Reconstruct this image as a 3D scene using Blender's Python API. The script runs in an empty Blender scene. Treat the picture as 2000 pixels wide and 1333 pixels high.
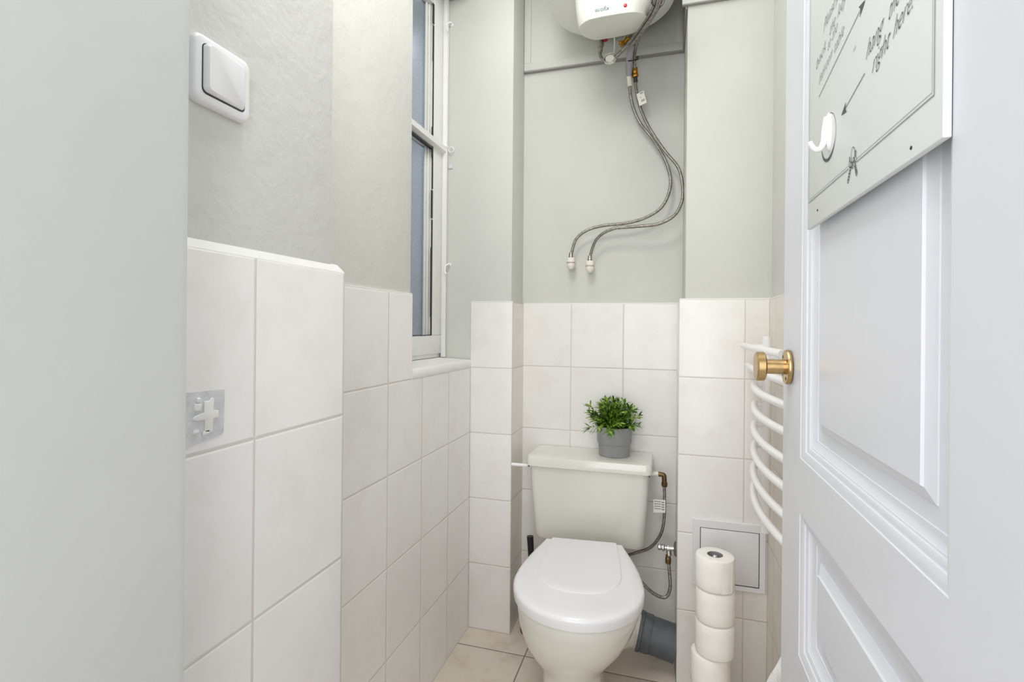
import bpy, bmesh, math, random
from mathutils import Vector, Matrix
random.seed(7)
sc = bpy.context.scene
COL = sc.collection
PI = math.pi

# ------------------------------------------------------------------ helpers
def lin(c):
    return tuple(((v/255)/12.92 if v/255 <= .04045 else ((v/255+.055)/1.055)**2.4) for v in c) + (1,)

class MB:
    """collects polygons for ONE mesh"""
    def __init__(s): s.v=[]; s.f=[]; s.uv={}
    def add(s, vs, fs):
        n=len(s.v); s.v += [tuple(p) for p in vs]; s.f += [tuple(i+n for i in f) for f in fs]
        return n
    def box(s, a, b):
        x0,y0,z0=a; x1,y1,z1=b
        s.add([(x0,y0,z0),(x1,y0,z0),(x1,y1,z0),(x0,y1,z0),(x0,y0,z1),(x1,y0,z1),(x1,y1,z1),(x0,y1,z1)],
              [(0,3,2,1),(4,5,6,7),(0,1,5,4),(1,2,6,5),(2,3,7,6),(3,0,4,7)])
        return s
    def loft(s, loops, cap0=True, cap1=True, closed=True):
        n=len(loops[0]); base=len(s.v)
        for L in loops: s.v += [tuple(p) for p in L]
        for i in range(len(loops)-1):
            for j in range(n if closed else n-1):
                a=base+i*n+j; b=base+i*n+(j+1)%n
                s.f.append((a,b,b+n,a+n))
        if cap0: s.f.append(tuple(base+j for j in reversed(range(n))))
        if cap1: s.f.append(tuple(base+(len(loops)-1)*n+j for j in range(n)))
        return s
    def tube(s, pts, r, n=10, smooth=6, caps=True, radii=None):
        P=catmull(pts, smooth) if smooth>1 else [Vector(p) for p in pts]
        T=[]
        for i in range(len(P)):
            a=P[max(i-1,0)]; b=P[min(i+1,len(P)-1)]
            T.append((b-a).normalized())
        up=Vector((0,0,1)) if abs(T[0].z)<.9 else Vector((1,0,0))
        N=(up-T[0]*up.dot(T[0])).normalized()
        loops=[]; dist=0; base=len(s.v)
        for i,p in enumerate(P):
            N=(N-T[i]*N.dot(T[i])).normalized(); B=T[i].cross(N)
            if i: dist+=(p-P[i-1]).length
            rr=r if radii is None else r*radii(i/(len(P)-1))
            L=[p+(N*math.cos(2*PI*k/n)+B*math.sin(2*PI*k/n))*rr for k in range(n)]
            for k in range(n): s.uv[base+i*n+k]=(k/n,dist)
            loops.append(L)
        s.loft(loops, caps, caps)
        return s
    def lathe(s, prof, o, axis='z', n=32, sx=1, sy=1, caps=True):
        loops=[]
        for r,h in prof:
            L=[]
            for k in range(n):
                c,d=math.cos(2*PI*k/n)*r*sx, math.sin(2*PI*k/n)*r*sy
                p={'z':(c,d,h),'x':(h,c,d),'y':(d,h,c),'-x':(-h,d,c),'-y':(c,-h,d)}[axis]
                L.append((o[0]+p[0],o[1]+p[1],o[2]+p[2]))
            loops.append(L)
        s.loft(loops,caps,caps)
        return s

def catmull(pts, sub):
    P=[Vector(p) for p in pts]
    if len(P)<3: sub=max(2,sub)
    out=[]
    for i in range(len(P)-1):
        p0=P[max(i-1,0)]; p1=P[i]; p2=P[i+1]; p3=P[min(i+2,len(P)-1)]
        for k in range(sub):
            t=k/sub
            out.append(.5*((2*p1)+(p2-p0)*t+(2*p0-5*p1+4*p2-p3)*t*t+(3*p1-p0-3*p2+p3)*t**3))
    out.append(P[-1]); return out

ORG={}
def empty(name, loc):
    o=bpy.data.objects.new(name,None); COL.objects.link(o); o.location=loc; o.empty_display_size=.05
    ORG[o.name]=Vector(loc); return o

def build(name, mb, mat, parent=None, sharp=35, bevel=0, seg=2, org=None, subsurf=0):
    o0=ORG[parent.name] if parent is not None else Vector(org or (0,0,0))
    me=bpy.data.meshes.new(name)
    me.from_pydata([tuple(Vector(v)-o0) for v in mb.v],[],mb.f)
    bm=bmesh.new(); bm.from_mesh(me)
    if mb.uv:
        lay=bm.loops.layers.uv.new('UVMap'); bm.verts.ensure_lookup_table()
        for f in bm.faces:
            us=[mb.uv.get(l.vert.index,(0,0)) for l in f.loops]
            wrap=max(u[0] for u in us)-min(u[0] for u in us)>.5
            for l,u in zip(f.loops,us):
                l[lay].uv=(u[0]+(1 if wrap and u[0]<.5 else 0),u[1])
    bmesh.ops.recalc_face_normals(bm,faces=bm.faces)
    if bevel:
        es=[e for e in bm.edges if len(e.link_faces)==2 and e.calc_face_angle(0)>math.radians(30)]
        bmesh.ops.bevel(bm,geom=es,offset=bevel,segments=seg,profile=.5,affect='EDGES',clamp_overlap=True)
    bm.to_mesh(me); bm.free()
    for p in me.polygons: p.use_smooth=True
    me.set_sharp_from_angle(angle=math.radians(sharp))
    for m in (mat if isinstance(mat,(list,tuple)) else [mat]): me.materials.append(m)
    o=bpy.data.objects.new(name,me); COL.objects.link(o)
    if parent is not None: o.parent=parent
    else: o.location=o0
    ORG[o.name]=o0
    if subsurf:
        md=o.modifiers.new('sub','SUBSURF'); md.levels=subsurf; md.render_levels=subsurf
    return o

def tag(o, label=None, cat=None, group=None, kind=None):
    if label: o['label']=label
    if cat: o['category']=cat
    if group: o['group']=group
    if kind: o['kind']=kind
    return o
def struct(name, mb, mat, label=None, **k):
    o=build(name,mb,mat,**k); o['kind']='structure'
    if label: o['label']=label
    return o
def B(a,b): return MB().box(a,b)

# ------------------------------------------------------------------ materials
def newmat(name):
    m=bpy.data.materials.new(name); m.use_nodes=True
    nt=m.node_tree; b=nt.nodes['Principled BSDF']
    return m,nt,b
def N(nt,t,**k):
    n=nt.nodes.new(t)
    for a,v in k.items(): setattr(n,a,v)
    return n
def mth(nt,op,a,b=None,c=None):
    n=N(nt,'ShaderNodeMath',operation=op)
    for i,v in enumerate((a,b,c)):
        if v is None: continue
        if isinstance(v,(int,float)): n.inputs[i].default_value=v
        else: nt.links.new(v,n.inputs[i])
    return n.outputs[0]
def noise(nt,scale,detail=3,vec=None,rough=.5):
    n=N(nt,'ShaderNodeTexNoise'); n.inputs['Scale'].default_value=scale; n.inputs['Detail'].default_value=detail; n.inputs['Roughness'].default_value=rough
    if vec is None:
        g=N(nt,'ShaderNodeNewGeometry'); vec=g.outputs['Position']
    nt.links.new(vec,n.inputs['Vector']); return n.outputs['Fac']
def ramp(nt,fac,stops):
    r=N(nt,'ShaderNodeValToRGB'); e=r.color_ramp.elements
    while len(e)<len(stops): e.new(.5)
    for el,(p,c) in zip(e,stops): el.position=p; el.color=c if len(c)==4 else lin(c)
    nt.links.new(fac,r.inputs[0]); return r.outputs[0]
def mixc(nt,fac,a,b):
    n=N(nt,'ShaderNodeMix',data_type='RGBA')
    if isinstance(fac,(int,float)): n.inputs[0].default_value=fac
    else: nt.links.new(fac,n.inputs[0])
    for s,v in ((6,a),(7,b)):
        if isinstance(v,tuple): n.inputs[s].default_value=v
        else: nt.links.new(v,n.inputs[s])
    return n.outputs[2]
def bump(nt,b,h,strength,dist=.002):
    n=N(nt,'ShaderNodeBump'); n.inputs['Strength'].default_value=strength; n.inputs['Distance'].default_value=dist
    nt.links.new(h,n.inputs['Height']); nt.links.new(n.outputs[0],b.inputs['Normal'])

def plain(name,c,rough=.4,metal=0,var=.04,scale=30,bs=0,bscale=200,spec=.5,coat=0):
    m,nt,b=newmat(name)
    b.inputs['Roughness'].default_value=rough; b.inputs['Metallic'].default_value=metal
    b.inputs['Specular IOR Level'].default_value=spec; b.inputs['Coat Weight'].default_value=coat
    L=lin(c); d=tuple(v*(1-var) for v in L[:3])+(1,)
    nt.links.new(ramp(nt,noise(nt,scale),[(.3,d),(.7,L)]),b.inputs['Base Color'])
    if bs: bump(nt,b,noise(nt,bscale,4),bs)
    return m

def paint(name,c,bs=.35,rough=.55):
    m,nt,b=newmat(name); b.inputs['Roughness'].default_value=rough; b.inputs['Specular IOR Level'].default_value=.3
    L=lin(c); d=tuple(v*.95 for v in L[:3])+(1,)
    nt.links.new(ramp(nt,noise(nt,3,4),[(.35,d),(.65,L)]),b.inputs['Base Color'])
    h=mth(nt,'ADD',mth(nt,'MULTIPLY',noise(nt,18,5,rough=.6),1.0),mth(nt,'MULTIPLY',noise(nt,90,3),.25))
    bump(nt,b,h,bs,.006)
    return m

def tiles(name,axis,a0,w,b0=0,h=.253,axis2='Z',c1=(235,234,232),c2=(231,228,225),grout=(210,203,194),gw=.0019,rough=.28):
    m,nt,b=newmat(name); b.inputs['Roughness'].default_value=rough; b.inputs['Specular IOR Level'].default_value=.4
    g=N(nt,'ShaderNodeNewGeometry'); sp=N(nt,'ShaderNodeSeparateXYZ'); nt.links.new(g.outputs['Position'],sp.inputs[0])
    def cell(ax,o,s):
        t=mth(nt,'DIVIDE',mth(nt,'SUBTRACT',sp.outputs[ax],o),s)
        fl=mth(nt,'FLOOR',t); fr=mth(nt,'SUBTRACT',t,fl)
        d=mth(nt,'MULTIPLY',mth(nt,'MINIMUM',fr,mth(nt,'SUBTRACT',1.0,fr)),s)
        return fl,d
    f1,d1=cell(axis,a0,w); f2,d2=cell(axis2,b0,h)
    d=mth(nt,'MINIMUM',d1,d2)
    mr=N(nt,'ShaderNodeMapRange',interpolation_type='SMOOTHSTEP'); nt.links.new(d,mr.inputs[0])
    mr.inputs[1].default_value=gw*.35; mr.inputs[2].default_value=gw; mask=mr.outputs[0]
    cv=N(nt,'ShaderNodeCombineXYZ'); nt.links.new(f1,cv.inputs[0]); nt.links.new(f2,cv.inputs[1])
    wn=N(nt,'ShaderNodeTexWhiteNoise'); nt.links.new(cv.outputs[0],wn.inputs[0])
    off=N(nt,'ShaderNodeVectorMath',operation='SCALE'); nt.links.new(wn.outputs['Color'],off.inputs[0]); off.inputs[3].default_value=3
    ad=N(nt,'ShaderNodeVectorMath',operation='ADD'); nt.links.new(g.outputs['Position'],ad.inputs[0]); nt.links.new(off.outputs[0],ad.inputs[1])
    n1=noise(nt,9,5,ad.outputs[0],.65)
    c=ramp(nt,n1,[(.3,lin(c2)),(.5,lin(c1)),(.72,tuple(v*1.02 for v in lin(c1)[:3])+(1,))])
    hv=N(nt,'ShaderNodeHueSaturation'); nt.links.new(c,hv.inputs['Color'])
    nt.links.new(mth(nt,'ADD',.975,mth(nt,'MULTIPLY',wn.outputs['Value'],.04)),hv.inputs['Value'])
    nt.links.new(mixc(nt,mask,lin(grout),hv.outputs[0]),b.inputs['Base Color'])
    nt.links.new(mth(nt,'SUBTRACT',.8,mth(nt,'MULTIPLY',mask,.8-rough)),b.inputs['Roughness'])
    mr2=N(nt,'ShaderNodeMapRange',interpolation_type='SMOOTHSTEP'); nt.links.new(d,mr2.inputs[0])
    mr2.inputs[1].default_value=gw*.3; mr2.inputs[2].default_value=gw*2.2
    bump(nt,b,mth(nt,'ADD',mr2.outputs[0],mth(nt,'MULTIPLY',n1,.12)),.7,.0015)
    return m

def braid(name):
    m,nt,b=newmat(name); b.inputs['Metallic'].default_value=.85; b.inputs['Roughness'].default_value=.38
    uv=N(nt,'ShaderNodeUVMap'); sp=N(nt,'ShaderNodeSeparateXYZ'); nt.links.new(uv.outputs[0],sp.inputs[0])
    u=mth(nt,'MULTIPLY',sp.outputs[0],2*PI*4); v=mth(nt,'MULTIPLY',sp.outputs[1],900.)
    s=mth(nt,'MULTIPLY',mth(nt,'SINE',mth(nt,'ADD',u,v)),mth(nt,'SINE',mth(nt,'SUBTRACT',u,v)))
    s=mth(nt,'ADD',mth(nt,'MULTIPLY',s,.5),.5)
    # a slow blotch so the weave still reads from a distance
    n=noise(nt,120,2)
    f=mth(nt,'ADD',mth(nt,'MULTIPLY',s,.6),mth(nt,'MULTIPLY',n,.4))
    nt.links.new(ramp(nt,f,[(.3,(52,47,42)),(.52,(140,133,125)),(.72,(224,220,214))]),b.inputs['Base Color'])
    bump(nt,b,s,.5,.001); return m

M={}
M['paint']=paint('painted wall plaster',(211,212,207),bs=.5)
M['paint_back']=paint('painted back wall',(206,208,202),bs=.12)
M['jamb']=paint('painted door jamb',(215,217,215),bs=.08,rough=.4)
M['ceiling']=paint('ceiling paint',(225,225,222),bs=.08)
M['caulk']=plain('white caulk',(236,236,233),.5,bs=.3,bscale=60)
M['t_left']=tiles('left wall tiles','Y',1.2542,.208)
M['t_near']=tiles('near left wall tiles','Y',.5860,.207)
M['t_col']=tiles('column tiles','X',-.5525,.30)
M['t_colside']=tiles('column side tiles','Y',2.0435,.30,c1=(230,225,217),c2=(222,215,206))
M['t_mid']=tiles('back wall tiles','X',-.1512,.2047)
M['t_box']=tiles('right box tiles','X',.0452,.2015)
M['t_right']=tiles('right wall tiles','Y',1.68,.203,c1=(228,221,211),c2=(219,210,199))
M['floor']=tiles('floor tiles','X',-.466,.5145,b0=1.772,h=.33,axis2='Y',c1=(216,206,194),c2=(196,184,170),grout=(120,112,104),gw=.003,rough=.3)
M['corridor']=plain('corridor floor',(170,150,125),.5)
M['door']=plain('white door enamel',(221,223,230),.32,var=.015,bs=.05,bscale=25)
M['brass']=plain('brushed brass',(202,172,122),.3,1,.12,140)
M['black']=plain('black plastic',(18,18,19),.4)
M['dark']=plain('dark gap',(60,60,60),.7)
M['screw']=plain('dark screw',(70,62,50),.45,.6)
M['board']=plain('pale sign board enamel',(223,227,226),.38,var=.015)
M['ink']=plain('grey printed ink',(78,82,84),.6)
M['inklight']=plain('soft grey printed ink',(128,133,134),.6)
M['plastic']=plain('white plastic',(238,238,238),.32,var=.01)
M['switch']=plain('switch plastic',(240,240,243),.3,var=.01)
M['ceramic']=plain('white ceramic',(224,224,217),.14,var=.01,coat=.3)
M['seat']=plain('white toilet seat plastic',(232,232,235),.22,var=.008,coat=.2)
M['enamel']=plain('heater enamel',(240,241,239),.22,var=.01)
M['cover']=plain('heater cover plastic',(226,226,221),.35,var=.01)
M['teal']=plain('teal print',(20,98,92),.5)
M['red']=plain('red plastic',(205,30,52),.35)
M['darkred']=plain('dark red plastic',(150,16,24),.4)
M['chrome']=plain('chrome',(215,215,215),.12,1,.03)
M['nickel']=plain('worn nickel',(176,168,158),.3,.9,.15,90)
M['oldbrass']=plain('tarnished brass',(120,100,66),.4,.9,.2,90)
M['goldbrass']=plain('yellow brass fitting',(196,140,52),.32,.95,.2,90)
M['braid']=braid('braided steel hose')
M['tape']=plain('grey sleeve',(160,158,166),.6,bs=.3,bscale=400)
M['paper']=plain('white paper tag',(236,232,224),.7)
M['tissue']=plain('toilet tissue',(246,244,239),.9,var=.03,bs=.25,bscale=300,spec=.1)
M['card']=plain('grey cardboard',(150,150,146),.8)
M['pot']=plain('grey plastic pot',(146,148,149),.45,var=.05,scale=60)
M['soil']=plain('dark moss',(24,30,16),.9)
M['rad']=plain('white radiator enamel',(240,240,240),.25,var=.008)
M['panelwhite']=plain('white access panel',(226,226,229),.38,var=.01)
M['pvc']=plain('grey drain pipe',(96,101,106),.5,var=.25,scale=40)
M['collar']=plain('cream rubber collar',(236,231,221),.45)
M['cement']=plain('grey cement',(220,221,224),.9,var=.2,scale=70,bs=.5,bscale=120)
M['woodwhite']=plain('white painted window wood',(232,233,230),.4,var=.03,bs=.15,bscale=60)
M['greytrim_shade']=plain('grey trim and edge shade',(150,150,146),.5)

def leafmat():
    m,nt,b=newmat('green leaves'); b.inputs['Roughness'].default_value=.4
    n=noise(nt,55,2)
    nt.links.new(ramp(nt,n,[(.34,(30,58,18)),(.5,(88,128,36)),(.64,(166,196,74))]),b.inputs['Base Color'])
    return m
M['leaf']=leafmat()
def glass():
    m,nt,b=newmat('frosted window glass')
    b.inputs['Transmission Weight'].default_value=.75; b.inputs['Roughness'].default_value=.35; b.inputs['IOR'].default_value=1.2
    nt.links.new(ramp(nt,noise(nt,160,3),[(.35,(190,197,207)),(.60,(205,211,219)),(.68,(236,240,244))]),b.inputs['Base Color'])
    bump(nt,b,noise(nt,260,3),.4,.002)
    return m
M['glass']=glass()

# ------------------------------------------------------------------ room shell
H=2.62; R=.253; T5=5*R
struct('floor',B((-1.0,.10,-.1),(.6,2.25,0)),M['floor'])
struct('floor_corridor',B((-1.6,-1.6,-.1),(1.6,.10,-.004)),M['corridor'])
struct('ceiling',B((-1.0,.10,H),(.6,2.25,H+.1)),M['ceiling'])
# near thick part of the left wall, painted above, tiled below
struct('wall_left_near',B((-1.0,.40,0),(-.553,.7665,H)),M['paint'],bevel=.006)
struct('wall_left_near_tiled',B((-.70,.40,0),(-.5464,.7946,T5)),M['t_near'],bevel=.0015)
mb=MB(); mb.loft([[(-.553,.40,T5),(-.5464,.40,T5-.001),(-.5464,.7946,T5-.001),(-.553,.7946,T5)],
                  [(-.556,.40,T5+.013),(-.5535,.40,T5+.012),(-.5535,.782,T5+.012),(-.556,.782,T5+.013)]])
struct('trim_1',mb,M['caulk'])
# far part of the left wall up to the window opening
struct('wall_left',B((-1.0,.7665,0),(-.7275,1.391,H)),M['paint'],bevel=.004)
struct('wall_left_tiled',B((-.75,.7946,0),(-.7215,1.391,T5)),M['t_left'])
struct('wall_left_below_window',B((-1.0,1.391,0),(-.7275,1.8787,4*R)),M['paint'])
struct('wall_left_below_window_tiled',B((-.7275,1.391,0),(-.7215,1.8787,4*R)),M['t_left'])
struct('wall_left_above_window',B((-1.0,1.391,2.46),(-.7275,1.8787,H)),M['paint'])
# corner column with the far window reveal
struct('wall_column',B((-1.0,1.884,0),(-.559,2.25,H)),M['paint_back'],bevel=.003)
mb=MB().box((-.7215,1.8787,0),(-.5525,1.884,T5)); struct('wall_column_tiled',mb,M['t_col'],bevel=.001)
struct('wall_column_side_tiled',B((-.559,1.884,0),(-.5525,2.041,T5)),M['t_colside'])
# recess behind the toilet
struct('wall_back',B((-.559,2.047,0),(.066,2.25,H)),M['paint_back'])
struct('wall_back_tiled',B((-.5525,2.041,0),(.0477,2.047,T5)),M['t_mid'])
# boxed-in corner on the right
struct('wall_right_box',B((.0655,1.775,0),(.50,2.25,H)),M['paint_back'],bevel=.003)
struct('wall_right_box_tiled',B((.0477,1.7691,0),(.316,2.047,T5)),M['t_box'],bevel=.0012)
struct('wall_right',B((.322,.40,0),(.50,1.775,H)),M['paint'])
struct('wall_right_tiled',B((.316,.41,0),(.322,1.7691,T5)),M['t_right'])
# doorway wall: left jamb, right jamb, lintel
mb=MB(); bv=.013
mb.loft([[(-1.0,.10,z),(-.455,.10,z),(-.455,.3900,z),(-.4605,.4024,z),(-1.0,.4024,z)] for z in (0,H)])
struct('wall_front_left',mb,M['jamb'],sharp=25)
struct('wall_front_right',B((.244,.10,0),(.50,.36,H)),M['jamb'])
struct('wall_front_above_door',B((-.455,.10,2.06),(.244,.30,H)),M['jamb'])
# caulk lines at the tile tops and edges
mb=MB()
mb.box((-.7285,.795,T5),(-.7225,1.391,T5+.004)); mb.box((-.7215,1.8795,T5),(-.553,1.885,T5+.004))
mb.box((-.553,2.0415,T5),(.048,2.048,T5+.004)); mb.box((.048,1.770,T5),(.3165,1.776,T5+.004)); mb.box((.048,1.776,T5),(.0665,2.046,T5+.003)); mb.box((.3165,.45,T5),(.3225,1.770,T5+.004))
struct('trim_2',mb,M['caulk'])

# ------------------------------------------------------------------ window
win=empty('window_1',(-.84,1.64,1.045)); tag(win,kind='structure')
XF=-.845
mb=MB(); mb.box((-.90,1.391,1.065),(XF,1.8785,1.137)); mb.box((-.90,1.785,1.137),(XF,1.8785,2.46)); mb.box((-.90,1.391,1.137),(XF,1.46,2.46)); mb.box((-.90,1.46,2.39),(XF,1.785,2.46))
build('window_frame',mb,M['woodwhite'],win,bevel=.003)
mb=MB(); mb.loft([[(-.885,y,1.848),(-.85,y,1.848),(-.828,y,1.858),(-.828,y,1.878),(-.85,y,1.890),(-.885,y,1.890)] for y in (1.46,1.874)])
build('transom',mb,M['woodwhite'],win)
mb=MB()
for z0,z1 in ((1.137,1.848),(1.890,2.39)):
    mb.box((-.866,1.772,z0),(-.856,1.785,z1)); mb.box((-.870,1.757,z0),(-.862,1.768,z1))
build('glazing_bead',mb,M['woodwhite'],win,bevel=.002)
for z0,z1 in ((1.137,1.848),(1.890,2.39)):
    build('pane',B((-.880,1.46,z0),(-.876,1.785,z1)),M['glass'],win)
mb=MB(); z=1.137
rnd=random.Random(3)
while z<2.39:
    L=rnd.uniform(.04,.16); w=rnd.choice((.003,.0045,.006,.009))
    if not 1.82<z+L<1.91: mb.box((XF-.002,1.7835-w,z),(XF+.0012,1.7855,min(z+L,2.39)))
    z+=L+rnd.choice((0,0,0,.006))
mb.box((XF-.012,1.46,1.842),(XF+.001,1.785,1.848)); mb.box((XF-.012,1.46,1.1365),(XF+.001,1.785,1.139))
build('glazing_gap',mb,M['black'],win)
# sill
mb=MB(); mb.loft([[(-.90,y,1.012),(-.7205,y,1.012),(-.7185,y,1.018),(-.7185,y,1.036),(-.723,y,1.0425),(-.845,y,1.048),(-.90,y,1.05)] for y in (1.3925,1.8787)])
build('window_sill',mb,M['caulk'],win)
build('bottom_rail',B((-.875,1.3925,1.05),(-.852,1.8785,1.065)),M['woodwhite'],win,bevel=.002)
mb=MB(); mb.box((-.845,1.868,1.05),(-.826,1.8785,2.46)); build('outer_frame',mb,M['woodwhite'],win,bevel=.002)
# small hooks on the far reveal
for z in (2.345,1.397):
    mb=MB(); mb.tube([(-.815,1.882,z+.018),(-.812,1.866,z+.019),(-.822,1.858,z+.010),(-.823,1.856,z-.012),(-.817,1.856,z-.02)],.003,8)
    mb.lathe([(.007,0),(.007,.003),(.003,.004)],(-.815,1.884,z+.018),'-y',12)
    build('hook',mb,M['plastic'],win)
mb=MB(); c=Vector((-.808,1.872,1.866))
mb.tube([c+Vector((math.cos(a)*.011,0,math.sin(a)*.011)) for a in [2*PI*k/16 for k in range(17)]],.0018,8,1)
mb.tube([(-.844,1.862,1.881),(-.832,1.864,1.881),(-.817,1.868,1.876)],.002,8)
build('ring_hook',mb,M['plastic'],win)
mb=MB().box((-.822,1.879,1.795),(-.806,1.884,1.812)); build('catch_plate',mb,M['jamb'],win,bevel=.001)
build('rod',MB().tube([(-.823,1.863,1.395),(-.822,1.866,1.86),(-.821,1.866,2.45)],.0012,6),M['plastic'],win)

# ------------------------------------------------------------------ door, open flat along the right
DX=.20; DT=.04
door_y0,door_y1,door_z1=.326,.996,2.02
panels=[(.9747,1.88),(.6735,.891),(.14,.60)]
PY0,PY1=.4515,.879
mb=MB()
for x0,x1 in ((DX,DX+DT),):
    mb.box((x0,door_y0,.008),(x1,PY0,door_z1)); mb.box((x0,PY1,.008),(x1,door_y1,door_z1))
    zs=[.008]+[z for p in sorted(panels) for z in p]+[door_z1]
    for i in range(0,len(zs),2): mb.box((x0,PY0,zs[i]),(x1,PY1,zs[i+1]))
door=struct('door_1',mb,M['door'],org=(DX,door_y0,0))
prof=[(0,0),(.001,.0012),(.003,.0014),(.012,.0044),(.0128,.0062),(.0145,.0064),(.0195,.0082),(.0203,.0098),(.0220,.010),(.0225,.0108),(.030,.0145),(.0335,.0150),(.034,.0162),(.052,.0162),(.0525,.0150),(.064,.0105),(.0652,.0080)]
for z0,z1 in panels:
    for side in (1,-1):
        mb=MB(); loops=[]
        for d,h in prof:
            x=DX+h if side==1 else DX+DT-h
            loops.append([(x,PY0+d,z0+d),(x,PY1-d,z0+d),(x,PY1-d,z1-d),(x,PY0+d,z1-d)])
        mb.loft(loops,False,True)
        build('panel',mb,M['door'],door,sharp=20)
# brass knob
knob=build('door_knob',MB().lathe([(.0001,.001),(.028,.001),(.029,.003),(.029,.006),(.0275,.008),(.0125,.008)],(DX,.949,1.1085),'-x',40),M['brass'],door,sharp=40)
build('knob_stem',MB().lathe([(.0122,.007),(.0122,.036),(.011,.037),(.011,.039)],(DX,.949,1.1085),'-x',28),M['brass'],knob)
build('knob_grip',MB().lathe([(.008,.037),(.022,.038),(.0245,.040),(.0245,.050),(.0225,.0525),(.0001,.0525)],(DX,.949,1.1085),'-x',40),M['brass'],knob)
for a in (.9,2.6,4.3,5.6):
    build('screw',MB().lathe([(.0001,.0),(.0028,.0),(.0028,.0084),(.0001,.0086)],(DX,.949+math.cos(a)*.0205,1.1085+math.sin(a)*.0205),'-x',10),M['screw'],knob)

# ------------------------------------------------------------------ sign board on the door
BX=.1935; by0,by1,bz0,bz1=.451,.8215,1.3130,1.76
def bp(s,h,x=None): return (XI if x is None else x, -s, h)
bd=empty('sign_board',(BX,(by0+by1)/2,bz0))
tag(bd,'pale grey sign board with printed handwriting, arrows and a hook on the white door','sign')
mb=MB().box((BX,by0,bz0),(.1997,by1,bz1)); build('board',mb,M['board'],bd,bevel=.0012,seg=2)
XI=BX-.0006
def strip(mb,pts,w,closed=False):
    # flat ribbon on the board: pts are (s,h) with s = -y
    P=[Vector(p) for p in pts]; n=len(P); L=[];Rr=[]
    for i in range(n):
        a=P[(i-1)%n] if closed else P[max(i-1,0)]; b=P[(i+1)%n] if closed else P[min(i+1,n-1)]
        t=(b-a).normalized(); q=Vector((-t.y,t.x)); ww=w(i/(n-1)) if callable(w) else w
        L.append(P[i]+q*ww/2); Rr.append(P[i]-q*ww/2)
    m=n if closed else n-1
    vs=[bp(p.x,p.y) for p in L]+[bp(p.x,p.y) for p in Rr]
    mb.add(vs,[(i,(i+1)%n,n+(i+1)%n,n+i) for i in range(m)])
# border line, broken by the bow
x0,x1,zb,zt=-.8145,-.4625,1.3495,1.72
mb=MB()
for o,w in ((0,.0010),(.0032,.0005)):
    strip(mb,[(-.6265,zb+o),(x1-o,zb+o)],w); strip(mb,[(x1-o,zb+o),(x1-o,zt-o)],w); strip(mb,[(x1-o,zt-o),(x0+o,zt-o)],w)
    strip(mb,[(x0+o,zt-o),(x0+o,zb+o)],w*.6); strip(mb,[(x0+o,zb+o),(-.6500,zb+o)],w)
build('border_line',mb,M['inklight'],bd)
# bow drawn where the border line breaks
mb=MB()
def oval(cx,cz,a,b,rot=0,n=20): return [(cx+math.cos(t)*a*math.cos(rot)-math.sin(t)*b*math.sin(rot),cz+math.cos(t)*a*math.sin(rot)+math.sin(t)*b*math.cos(rot)) for t in [2*PI*k/n for k in range(n)]]
strip(mb,oval(-0.6370,1.36060,.0055,.0085),.0009,True)
for cx,cz,rr in ((-0.6465,1.35310,.0042),(-0.6415,1.35110,.0036),(-0.6345,1.3541010,.0036),(-0.6295,1.35410,.0042),(-0.6380,1.34860,.003),(-0.6470,1.35910,.0026),(-0.6290,1.36060,.0026)): strip(mb,oval(cx,cz,rr*.6,rr,.5,10),.001,True)
for k in range(5):
    t=k/4; strip(mb,oval(-0.6445-.0075*t,1.34760-.0115*t,.0016,.0022,.6,8),.0011,True)
    strip(mb,oval(-0.6305+.005*t,1.34760-.0105*t,.0016,.0022,-.5,8),.0011,True)
build('bow_print',mb,M['ink'],bd)
# arrows
mb=MB()
def arrow(a,b,head,w=.0011):
    a=Vector(a);b=Vector(b);t=(b-a).normalized();q=Vector((-t.y,t.x))
    strip(mb,[a,b-t*head*.7],w)
    pts=[b,b-t*head+q*head*.36,b-t*head*.72,b-t*head-q*head*.36]
    mb.add([bp(p.x,p.y) for p in pts],[(0,1,2,3)])
arrow((-.768,1.4794),(-.6048,1.5090),.0175); arrow((-.6045,1.4335),(-.6765,1.4187),.0175)
build('arrow_print',mb,M['ink'],bd)
# lettering
def text_mesh(body,shear=0,offset=0):
    cu=bpy.data.curves.new('t','FONT'); cu.body=body; cu.size=1; cu.shear=shear; cu.offset=offset; cu.resolution_u=3
    o=bpy.data.objects.new('t',cu); COL.objects.link(o)
    dg=bpy.context.evaluated_depsgraph_get(); dg.update()
    me=bpy.data.meshes.new_from_object(o.evaluated_get(dg))
    vs=[v.co.copy() for v in me.vertices]; fs=[tuple(p.vertices) for p in me.polygons]
    bpy.data.objects.remove(o); bpy.data.curves.remove(cu); bpy.data.meshes.remove(me)
    return vs,fs
def word(mb,body,b0,b1,t0,off=-.012):
    vs,fs=text_mesh(body,0,off)
    xs=[v.x for v in vs]; w=max(xs)-min(xs); xm=min(xs)
    b0=Vector(b0);b1=Vector(b1);t0=Vector(t0); U=(b1-b0)/w; V=(t0-b0)/.70
    out=[]
    for v in vs:
        p=b0+U*(v.x-xm)+V*v.y; out.append(bp(p.x,p.y))
    mb.add(out,fs)
mb=MB()
for wd,a,b,c in [('hang',(-.602,1.4453),(-.563,1.451),(-.5916,1.4646)),('the',(-.5492,1.4535),(-.5264,1.4577),(-.5401,1.4728)),('keys',(-.5190,1.4590),(-.4835,1.4650),(-.5105,1.4778)),
    ('right',(-.5855,1.4235),(-.5471,1.4296),(-.5765,1.4426)),('here.',(-.5374,1.4319),(-.5000,1.4375),(-.5287,1.4506))]: word(mb,wd,a,b,c,-.014)
build('lettering',mb,M['ink'],bd)
mb=MB()
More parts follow.
